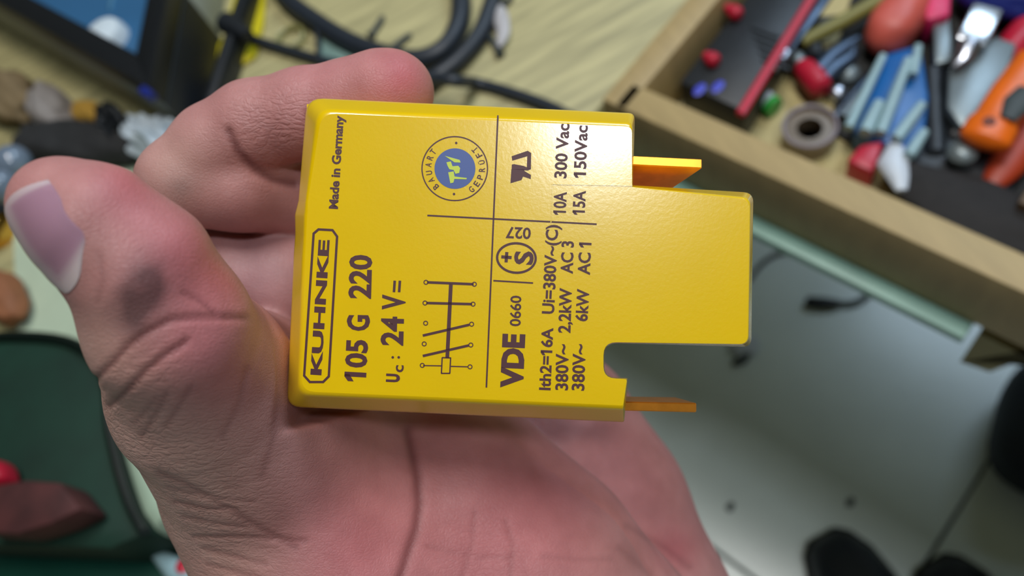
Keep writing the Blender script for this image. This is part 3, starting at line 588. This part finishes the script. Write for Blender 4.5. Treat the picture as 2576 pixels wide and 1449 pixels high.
# chains of (u, v, depth mm, radius mm)
CH = {
 'thumb': (3.0, [(152, 515, 127, 7.6), (238, 566, 127, 9.5), (352, 672, 130, 11.0), (425, 815, 136, 13.0), (518, 985, 158, 17.5), (722, 1190, 190, 27.8), (902, 1500, 196, 33), (1020, 1900, 216, 33)]),
 'web': (6.0, [(470, 850, 152, 11), (620, 960, 184, 15.5), (790, 1050, 212, 20)]),
 'thenar': (8.0, [(760, 1215, 204, 24), (950, 1310, 206, 27), (1127, 1301, 208, 30.5), (1310, 1466, 206, 31), (1470, 1660, 210, 31.5), (1430, 2000, 226, 31)]),
 'heel': (8.0, [(1230, 960, 252, 24), (1330, 1100, 254, 32.2), (1450, 1300, 252, 33.8), (1560, 1560, 246, 33.8), (1540, 1900, 242, 32.5)]),
 'palm': (10.0, [(860, 560, 222, 13), (960, 760, 236, 17), (1050, 1000, 242, 20), (1130, 1300, 240, 22), (1220, 1650, 232, 27), (1350, 2100, 230, 31)]),
 'arm': (14.0, [(1180, 1650, 218, 32), (1260, 2050, 234, 36), (1340, 2500, 250, 36), (1420, 3000, 268, 38)]),
 'indexA': (2.5, [(462, 462, 186, 10.2), (545, 372, 185, 10.0), (640, 318, 184, 10.2), (770, 285, 182, 9.9), (880, 258, 180, 9.2), (960, 236, 178.5, 9.2), (990, 232, 178, 9.0)]),
 'indexB': (2.5, [(462, 458, 186, 10.6), (600, 462, 189, 10.9), (760, 480, 200, 11.2), (880, 540, 216, 12.5)]),
 'middle': (2.5, [(420, 640, 203, 11.5), (560, 690, 202, 12.3), (720, 702, 203, 12.6), (960, 760, 226, 13.5)]),
 'middleB': (2.5, [(420, 640, 203, 11.0), (520, 560, 212, 10.5), (800, 520, 214, 9.5), (1000, 500, 212, 8.5)]),
 'ring': (2.5, [(560, 800, 226, 11), (760, 850, 224, 12), (1020, 900, 234, 13.5)]),
 'ringB': (2.5, [(560, 800, 226, 10.5), (640, 700, 234, 10), (900, 680, 228, 9.2), (1040, 660, 222, 8.4)]),
 'little': (2.5, [(760, 960, 236, 9.5), (950, 1020, 236, 11), (1120, 1080, 236, 13)]),
 'littleB': (2.5, [(760, 960, 236, 9.2), (820, 880, 240, 8.6), (1000, 860, 232, 7.8), (1120, 850, 226, 7.2)]),
}
CHN = {k: (kk, [(cm(u, v, d), r) for u, v, d, r in ch]) for k, (kk, ch) in CH.items()}
def chain_d(P, name):
    kk, ch = CHN[name]; d = None
    for (a, ra), (b, rb) in zip(ch[:-1], ch[1:]):
        s = seg(P, a, b, ra, rb); d = s if d is None else smin(d, s, kk)
    return d
RB_lo, RB_hi = cm(736, 1066, 160), cm(1596, 252, 160)
def hand_sdf(P, live=None):
    act = lambda n: live is None or n in live
    g = {n: (chain_d(P, n) if act(n) else np.full(len(P), 60., np.float32)) for n in CHN}
    # flat seat of the nail on the thumb
    th = g['thumb']
    d = smin(th, g['web'], 7); d = smin(d, g['thenar'], 9); d = smin(d, g['palm'], 8); d = smin(d, g['heel'], 2.2); d = smin(d, g['arm'], 16)
    idx = smin(g['indexA'], g['indexB'], 1.6); mid = smin(g['middle'], g['middleB'], 1.6); rg = smin(g['ring'], g['ringB'], 1.6); lt = smin(g['little'], g['littleB'], 1.6)
    fing = smin(smin(smin(idx, mid, 1.2), rg, 1.2), lt, 1.2)
    d = smin(d, fing, 3.0)
    # the relay presses into the skin
    q = np.maximum(np.array([RB_lo[0], RB_lo[1], -186.0])-P, P-np.array([RB_hi[0], RB_hi[1], -150.0])); box = np.linalg.norm(np.maximum(q, 0), axis=1)+np.minimum(q.max(axis=1), 0)
    kk = 1.2; a, b = d, .25-box; h = np.clip(.5-.5*(b-a)/kk, 0, 1); d = b*(1-h)+a*h+kk*h*(1-h)
    return d
VX = 0.66
allp = np.array([p for kk, ch in CHN.values() for p, r in ch]); allr = np.array([r for kk, ch in CHN.values() for p, r in ch])
lo = (allp-allr[:, None]).min(0)-3; hi = (allp+allr[:, None]).max(0)+3
lo[1] = max(lo[1], cm(0, 2620, 254)[1])
dims = np.ceil((hi-lo)/VX).astype(int)+1
S = np.full(dims, 9.0, np.float32)
BL = 24                                       # evaluate in blocks, skipping the empty ones
for bx in range(0, dims[0], BL):
    for by in range(0, dims[1], BL):
        for bz in range(0, dims[2], BL):
            i1, j1, k1 = min(bx+BL, dims[0]), min(by+BL, dims[1]), min(bz+BL, dims[2])
            c = lo+VX*(np.array([bx+i1, by+j1, bz+k1])*.5-.5); rad = VX*BL*.87
            cp = c[None].astype(np.float32)
            live = {n for n in CHN if chain_d(cp, n)[0] < rad+9}
            if not live: continue
            dc = hand_sdf(cp, live)[0]
            if dc > rad+6: continue
            if dc < -rad-4 : S[bx:i1, by:j1, bz:k1] = -9; continue
            I, J, K = np.meshgrid(np.arange(bx, i1), np.arange(by, j1), np.arange(bz, k1), indexing='ij')
            P = np.stack([I, J, K], -1).reshape(-1, 3).astype(np.float32)*VX+lo.astype(np.float32)
            S[bx:i1, by:j1, bz:k1] = hand_sdf(P, live).reshape(I.shape)
S[:, 0, :] = np.maximum(S[:, 0, :], .3)       # close the wrist, well out of the frame
def surface_nets(S):
    ins = S < 0; n = S.shape
    cnt = np.zeros([k-1 for k in n], np.int8)
    for dx in (0, 1):
        for dy in (0, 1):
            for dz in (0, 1): cnt += ins[dx:n[0]-1+dx, dy:n[1]-1+dy, dz:n[2]-1+dz]
    cells = np.argwhere((cnt > 0) & (cnt < 8)); idm = np.full(cnt.shape, -1, np.int32); idm[tuple(cells.T)] = np.arange(len(cells))
    acc = np.zeros((len(cells), 3)); num = np.zeros(len(cells))
    cor = [(0, 0, 0), (1, 0, 0), (0, 1, 0), (1, 1, 0), (0, 0, 1), (1, 0, 1), (0, 1, 1), (1, 1, 1)]
    vals = [S[cells[:, 0]+c[0], cells[:, 1]+c[1], cells[:, 2]+c[2]] for c in cor]
    for a in range(8):
        for b in range(a+1, 8):
            df = [abs(cor[a][i]-cor[b][i]) for i in range(3)]
            if sum(df) != 1: continue
            va, vb = vals[a], vals[b]; m = (va < 0) != (vb < 0); t = np.where(m, va/(va-vb+1e-12), 0)
            pa, pb = np.array(cor[a]), np.array(cor[b]); acc += np.where(m[:, None], pa+t[:, None]*(pb-pa), 0); num += m
    V = cells+acc/num[:, None]; quads = []
    for ax in range(3):
        sl0 = [slice(None)]*3; sl1 = [slice(None)]*3; sl0[ax] = slice(0, -1); sl1[ax] = slice(1, None)
        e = np.argwhere(ins[tuple(sl0)] != ins[tuple(sl1)]); b, c = [(1, 2), (2, 0), (0, 1)][ax]
        e = e[(e[:, b] > 0) & (e[:, c] > 0) & (e[:, b] < n[b]-1) & (e[:, c] < n[c]-1)]
        flip = ins[tuple(e.T)]
        def cid(db, dc):
            q = e.copy(); q[:, b] += db; q[:, c] += dc; return idm[tuple(q.T)]
        Q = np.stack([cid(-1, -1), cid(0, -1), cid(0, 0), cid(-1, 0)], 1); Q[~flip] = Q[~flip][:, ::-1]; quads.append(Q)
    return V, np.concatenate(quads)
V, Q = surface_nets(S); del S
V = V*VX+lo
# smooth once and take normals
def normals(V):
    n = np.cross(V[Q[:, 2]]-V[Q[:, 0]], V[Q[:, 3]]-V[Q[:, 1]]); N_ = np.zeros_like(V)
    for a in range(3): N_[:, a] = sum(np.bincount(Q[:, k], n[:, a], len(V)) for k in range(4))
    return N_/(np.linalg.norm(N_, axis=1)[:, None]+1e-9)
def relax(V, w):
    s = np.zeros_like(V); c = np.zeros(len(V))
    for k in range(4):
        c += np.bincount(Q[:, k], minlength=len(V))
        for a in range(3): s[:, a] += np.bincount(Q[:, k], V[Q[:, (k+1) % 4], a], len(V))
    return V*(1-w)+w*s/np.maximum(c, 1)[:, None]
V = relax(relax(V, .5), .5)
NV = normals(V)
UV = np.stack([CX+V[:, 0]*F/-V[:, 2], CY-V[:, 1]*F/-V[:, 2]], 1)    # position on the palm side, used to lay out the creases
front = np.clip(NV[:, 2]*3+.4, 0, 1); dep = -V[:, 2]
def pl_dist(pts):
    d = np.full(len(V), 1e9); 
    for a, b in zip(pts[:-1], pts[1:]):
        a, b = np.array(a, float), np.array(b, float); ba = b-a; t = np.clip(((UV-a)@ba)/(ba@ba), 0, 1); d = np.minimum(d, np.linalg.norm(UV-a-t[:, None]*ba, axis=1))
    return d
CREASE = [  # polyline, depth mm, half width px, deepest layer that takes it
 ([(238, 955), (279, 917), (320, 870), (372, 834), (434, 803), (512, 796), (646, 800)], .55, 9, 165), ([(274, 1022), (326, 974), (372, 927), (419, 891), (470, 858)], .55, 9, 165),
 ([(460, 736), (505, 760), (543, 793)], .3, 7, 165), ([(357, 1098), (385, 1050), (419, 989)], .3, 7, 180), ([(340, 1062), (395, 1000)], .25, 6, 180), ([(415, 1075), (480, 975)], .3, 8, 180),
 ([(400, 1190), (480, 1225), (560, 1270), (650, 1325), (744, 1377)], .35, 9, 190), ([(439, 1263), (510, 1278), (594, 1284)], .35, 6, 190), ([(460, 1300), (540, 1318), (620, 1325)], .3, 6, 190),
 ([(486, 1351), (620, 1350), (770, 1361)], .35, 6, 190), ([(510, 1380), (590, 1400), (670, 1420)], .3, 6, 190), ([(520, 1420), (620, 1445), (700, 1470)], .3, 6, 190), ([(420, 1225), (520, 1250), (640, 1262)], .25, 5, 190),
 ([(1025, 1085), (1040, 1150), (1051, 1202), (1055, 1272), (1047, 1330), (1028, 1388), (1005, 1460)], .7, 13, 215), ([(1195, 1290), (1187, 1373), (1160, 1460)], .16, 8, 215), ([(1272, 1310), (1290, 1369), (1284, 1460)], .18, 8, 215),
 ([(1075, 1375), (1187, 1400), (1288, 1405)], .13, 6, 215), ([(1366, 1400), (1450, 1408), (1537, 1408)], .13, 7, 215), ([(1579, 1322), (1676, 1380), (1735, 1427)], .25, 10, 230), ([(1560, 1380), (1640, 1449)], .2, 12, 230),
 ([(575, 330), (600, 385), (640, 425), (690, 452), (740, 462)], .8, 11, 230), ([(250, 640), (262, 700), (245, 760)], .2, 8, 160), ([(700, 1000), (690, 1100), (660, 1200)], .25, 10, 190), ([(620, 930), (600, 1020), (560, 1100)], .2, 9, 190)]
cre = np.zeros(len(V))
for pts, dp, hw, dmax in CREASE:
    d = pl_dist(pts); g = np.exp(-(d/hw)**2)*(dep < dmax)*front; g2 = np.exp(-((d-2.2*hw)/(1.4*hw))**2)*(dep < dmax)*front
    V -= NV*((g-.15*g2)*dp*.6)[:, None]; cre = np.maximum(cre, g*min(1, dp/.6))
# thumb nail seat: cheeks swell around the nail
def blob(u, v, r, dmax=400, power=2): return np.exp(-((np.linalg.norm(UV-np.array([u, v]), axis=1)/r)**power))*front*(dep < dmax)
def sl(c): return np.array(lin(c))
tan, pink, red, pale, dark = sl((196, 160, 146)), sl((200, 120, 126)), sl((196, 98, 104)), sl((206, 176, 160)), sl((74, 56, 58))
col = np.tile(sl((188, 134, 129)), (len(V), 1))
def mixc(c, m): 
    global col
    m = np.clip(m, 0, 1)[:, None]; col = col*(1-m)+c*m
TH, PA = 168, 215
mixc(tan, blob(300, 1080, 230, 190)*.8); mixc(tan, blob(500, 1330, 260, 190)*.8); mixc(tan, blob(220, 880, 120, TH)*.7); mixc(pale, blob(470, 1180, 120, 190)*.35)
mixc(pink, blob(480, 640, 150, TH)*.8); mixc(pink, blob(330, 480, 110, TH)*.6); mixc(red, blob(560, 690, 90, TH)*.6); mixc(red, blob(330, 440, 60, TH)*.4); mixc(pink, blob(520, 870, 140, TH)*.7)
mixc(pink, blob(1250, 1380, 260, PA)*.7); mixc(pink, blob(900, 1330, 220, PA)*.45); mixc(red, blob(880, 1400, 130, PA)*.35); mixc(pink, blob(1400, 1200, 150, PA)*.6)
mixc(sl((208, 130, 124)), blob(1600, 1200, 260, 260)*(dep > 192)*.8); mixc(red, blob(1700, 1380, 60, 260)*(dep > 192)*.5)
mixc(red, blob(1000, 190, 75, 260)*.75); mixc(pink, blob(820, 190, 120, 260)*.3); mixc(tan, blob(430, 420, 110, 260)*(dep > 160)*.6)
mixc(sl((176, 138, 142)), blob(650, 690, 130, 260)*(dep > 176)*.8)
rng = np.random.RandomState(3)
nz = sum(np.sin(UV[:, 0]*a+UV[:, 1]*b+c) for a, b, c in zip(rng.uniform(-.09, .09, 9), rng.uniform(-.09, .09, 9), rng.uniform(0, 6, 9)))/3
sm = (blob(375, 700, 62, TH)*1.0+blob(345, 765, 60, TH)*.75+blob(330, 810, 50, TH)*.35)*(.72+.16*nz); mixc(dark, np.clip(sm, 0, .72))
mixc(sl((120, 100, 92)), blob(455, 475, 34, 260)*(dep > 160)*.45); mixc(sl((150, 118, 104)), blob(230, 640, 70, TH)*.25)
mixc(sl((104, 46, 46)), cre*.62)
wr = np.clip(blob(470, 1260, 240, 190)+blob(330, 1020, 130, 190)*.8+blob(690, 320, 120, 260)*(dep > 160)+blob(1250, 1400, 200, PA)*.25, 0, 1)
hand_c = cm(950, 1000, 180)
me = bpy.data.meshes.new('hand'); Vl = (V-hand_c)*.001
me.vertices.add(len(V)); me.vertices.foreach_set('co', Vl.astype(np.float32).ravel())
me.loops.add(len(Q)*4); me.loops.foreach_set('vertex_index', Q.astype(np.int32).ravel())
me.polygons.add(len(Q)); me.polygons.foreach_set('loop_start', np.arange(0, len(Q)*4, 4, dtype=np.int32)); me.polygons.foreach_set('loop_total', np.full(len(Q), 4, np.int32))
me.polygons.foreach_set('use_smooth', np.ones(len(Q), bool)); me.update(); me.validate()
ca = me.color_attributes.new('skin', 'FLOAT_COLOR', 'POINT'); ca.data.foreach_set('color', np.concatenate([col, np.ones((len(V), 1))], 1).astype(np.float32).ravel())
wa = me.attributes.new('wrinkle', 'FLOAT', 'POINT'); wa.data.foreach_set('value', wr.astype(np.float32))
hand = bpy.data.objects.new('hand', me); C.objects.link(hand)
hand.matrix_world = Matrix([[*RM[i], (CAM+RM@hand_c*.001)[i]] for i in range(3)]+[[0, 0, 0, 1]])
tag(hand, 'bare left hand with a grease smudge on its thumb, holding the yellow relay', 'hand')
m = bpy.data.materials.new('skin'); m.use_nodes = True; nt = m.node_tree; b = nt.nodes['Principled BSDF']; me.materials.append(m)
A = nt.nodes.new('ShaderNodeAttribute'); A.attribute_name = 'skin'; W = nt.nodes.new('ShaderNodeAttribute'); W.attribute_name = 'wrinkle'
tc = nt.nodes.new('ShaderNodeTexCoord')
def noise(scale, det=4, st=None):
    n = nt.nodes.new('ShaderNodeTexNoise'); n.inputs['Scale'].default_value = scale; n.inputs['Detail'].default_value = det
    if st:
        mp = nt.nodes.new('ShaderNodeMapping'); mp.inputs['Scale'].default_value = st[:3]; mp.inputs['Rotation'].default_value = (0, 0, st[3])
        nt.links.new(tc.outputs['Object'], mp.inputs['Vector']); nt.links.new(mp.outputs['Vector'], n.inputs['Vector'])
    else: nt.links.new(tc.outputs['Object'], n.inputs['Vector'])
    return n.outputs['Fac']
def mth(op, a, b_):
    n = nt.nodes.new('ShaderNodeMath'); n.operation = op
    for i, x in enumerate((a, b_)):
        if isinstance(x, (int, float)): n.inputs[i].default_value = x
        else: nt.links.new(x, n.inputs[i])
    return n.outputs[0]
def voro(scale, st):
    n = nt.nodes.new('ShaderNodeTexVoronoi'); n.feature = 'DISTANCE_TO_EDGE'; n.inputs['Scale'].default_value = scale
    mp = nt.nodes.new('ShaderNodeMapping'); mp.inputs['Scale'].default_value = st[:3]; mp.inputs['Rotation'].default_value = (0, 0, st[3])
    wn = nt.nodes.new('ShaderNodeTexNoise'); wn.inputs['Scale'].default_value = 220; nt.links.new(tc.outputs['Object'], wn.inputs['Vector'])
    vm = nt.nodes.new('ShaderNodeVectorMath'); vm.operation = 'MULTIPLY_ADD'; vm.inputs[1].default_value = (.004, .004, .004)
    nt.links.new(wn.outputs['Color'], vm.inputs[0]); nt.links.new(tc.outputs['Object'], vm.inputs[2])
    nt.links.new(vm.outputs[0], mp.inputs['Vector']); nt.links.new(mp.outputs['Vector'], n.inputs['Vector'])
    r = nt.nodes.new('ShaderNodeMapRange'); r.inputs['From Max'].default_value = .16; nt.links.new(n.outputs['Distance'], r.inputs['Value']); return r.outputs[0]
mott = noise(110, 5); fine = noise(2600, 3); vor = voro(330, (1, 2.6, 1, .35)); vor2 = voro(1000, (1, 1.6, 1, .2)); wrk = noise(420, 3, (1, 4.0, 1, .5)); wrk2 = noise(300, 3, (3.5, 1, 1, .25))
mx = nt.nodes.new('ShaderNodeMix'); mx.data_type = 'RGBA'; mx.blend_type = 'MULTIPLY'; mx.inputs[0].default_value = 1
rp = nt.nodes.new('ShaderNodeValToRGB'); rp.color_ramp.elements[0].position = .3; rp.color_ramp.elements[1].position = .7
rp.color_ramp.elements[0].color = (.86, .80, .80, 1); rp.color_ramp.elements[1].color = (1.06, 1.05, 1.05, 1)
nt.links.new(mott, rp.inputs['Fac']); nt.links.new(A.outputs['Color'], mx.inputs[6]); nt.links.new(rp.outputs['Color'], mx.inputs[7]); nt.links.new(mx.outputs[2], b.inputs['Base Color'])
ht = mth('ADD', mth('ADD', mth('MULTIPLY', fine, .35), mth('ADD', mth('MULTIPLY', mth('MULTIPLY', vor, W.outputs['Fac']), .55), mth('MULTIPLY', vor2, .16))), mth('ADD', mth('MULTIPLY', mth('MULTIPLY', wrk, W.outputs['Fac']), 1.6), mth('MULTIPLY', wrk2, .18)))
bp = nt.nodes.new('ShaderNodeBump'); bp.inputs['Strength'].default_value = .55; bp.inputs['Distance'].default_value = .00035
nt.links.new(ht, bp.inputs['Height']); nt.links.new(bp.outputs['Normal'], b.inputs['Normal'])
b.inputs['Roughness'].default_value = .47; b.inputs['Subsurface Weight'].default_value = .22; b.inputs['Subsurface Radius'].default_value = (1, .30, .18); b.inputs['Subsurface Scale'].default_value = .004
b.inputs['Specular IOR Level'].default_value = .4
# --- thumb nail: a curved plate lying on the thumb
ax = cm(200, 715, 124)-cm(60, 505, 124); ax /= np.linalg.norm(ax)           # tip -> root
c0 = cm(228, 640, 126); view = np.array([0, 0, 1.])
side = np.cross(view, ax); side /= np.linalg.norm(side)                      # across the thumb
if side[0] > 0: side = -side
nn = side*.58+view*.81; nn /= np.linalg.norm(nn); tn = np.cross(nn, ax); tn /= np.linalg.norm(tn)
mid_pt = cm(238, 572, 127)
NU, NVv = 22, 15; grid = []; 
for i in range(NU):
    s_ = i/(NU-1)
    for j in range(NVv):
        t_ = j/(NVv-1)*2-1
        half = 7.2*(1-.35*max(0, (s_-.72)/.28)**2-.25*max(0, (.35-s_)/.35)**1.5)
        o_ = mid_pt+ax*((s_-.5)*16.5)+tn*(t_*half)+nn*14
        # root is rounded, the free edge slightly bowed
        o_ = o_-ax*(abs(t_)**2.5*2.2*s_)+ax*(abs(t_)**2*1.2*(1-s_))
        grid.append(o_)
P = np.array(grid, np.float32)
for _ in range(40):
    d = chain_d(P, 'thumb'); P = P-nn[None].astype(np.float32)*(d[:, None]*.8)
hN = (P-mid_pt)@nn; hmx = hN.reshape(NU, NVv)[:, NVv//2].repeat(NVv); P = P+((hmx-hN)*.22)[:, None]*nn
gr = P.reshape(NU, NVv, 3); lift = .12
mb = MB(); top = [[mb.bm.verts.new((Vector(gr[i, j]+nn*(lift+.25*(1-i/(NU-1))-.6*(abs(j/(NVv-1)*2-1)**4)))-Vector(hand_c))*.001) for j in range(NVv)] for i in range(NU)]
bot = [[mb.bm.verts.new((Vector(gr[i, j]-nn*2.2)-Vector(hand_c))*.001) for j in range(NVv)] for i in range(NU)]
for i in range(NU-1):
    for j in range(NVv-1):
        mb.bm.faces.new([top[i][j], top[i+1][j], top[i+1][j+1], top[i][j+1]]); mb.bm.faces.new([bot[i][j], bot[i][j+1], bot[i+1][j+1], bot[i+1][j]])
bd = [(i, 0) for i in range(NU)]+[(NU-1, j) for j in range(1, NVv)]+[(i, NVv-1) for i in range(NU-2, -1, -1)]+[(0, j) for j in range(NVv-2, 0, -1)]
for (a, b2), (c, d2) in zip(bd, bd[1:]+bd[:1]): mb.bm.faces.new([top[a][b2], top[c][d2], bot[c][d2], bot[a][b2]])
m_nail = mat('nail', (176, 142, 152), .28, var=.05, scale=90, sss=.2, coat=.3)
nc = np.zeros((NU*NVv*2, 4)); nc[:, 3] = 1
jside = 0 if gr[NU//2, 0] @ side > gr[NU//2, -1] @ side else NVv-1      # the edge turned away from the palm
for i in range(NU):
    for j in range(NVv):
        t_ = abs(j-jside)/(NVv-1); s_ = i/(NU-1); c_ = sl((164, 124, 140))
        k_ = np.clip(1-abs(t_-.30)/.22, 0, 1)*.75; k_ = max(k_, np.clip((s_-.80)/.12, 0, 1)*.8, np.clip((.10-s_)/.06, 0, 1)*.6); c_ = c_*(1-k_)+sl((214, 200, 196))*k_  # lengthwise pale band is a painted glint; root and free edge are pale themselves
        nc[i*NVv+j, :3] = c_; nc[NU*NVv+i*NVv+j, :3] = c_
nail = mb.build('thumbnail', m_nail, hand, loc=(0, 0, 0))
na = nail.data.color_attributes.new('nail', 'FLOAT_COLOR', 'POINT'); na.data.foreach_set('color', nc.astype(np.float32).ravel())
_t = m_nail.node_tree; _a = _t.nodes.new('ShaderNodeAttribute'); _a.attribute_name = 'nail'; _t.links.new(_a.outputs['Color'], _t.nodes['Principled BSDF'].inputs['Base Color']); nail['label'] = 'glossy mauve thumbnail'
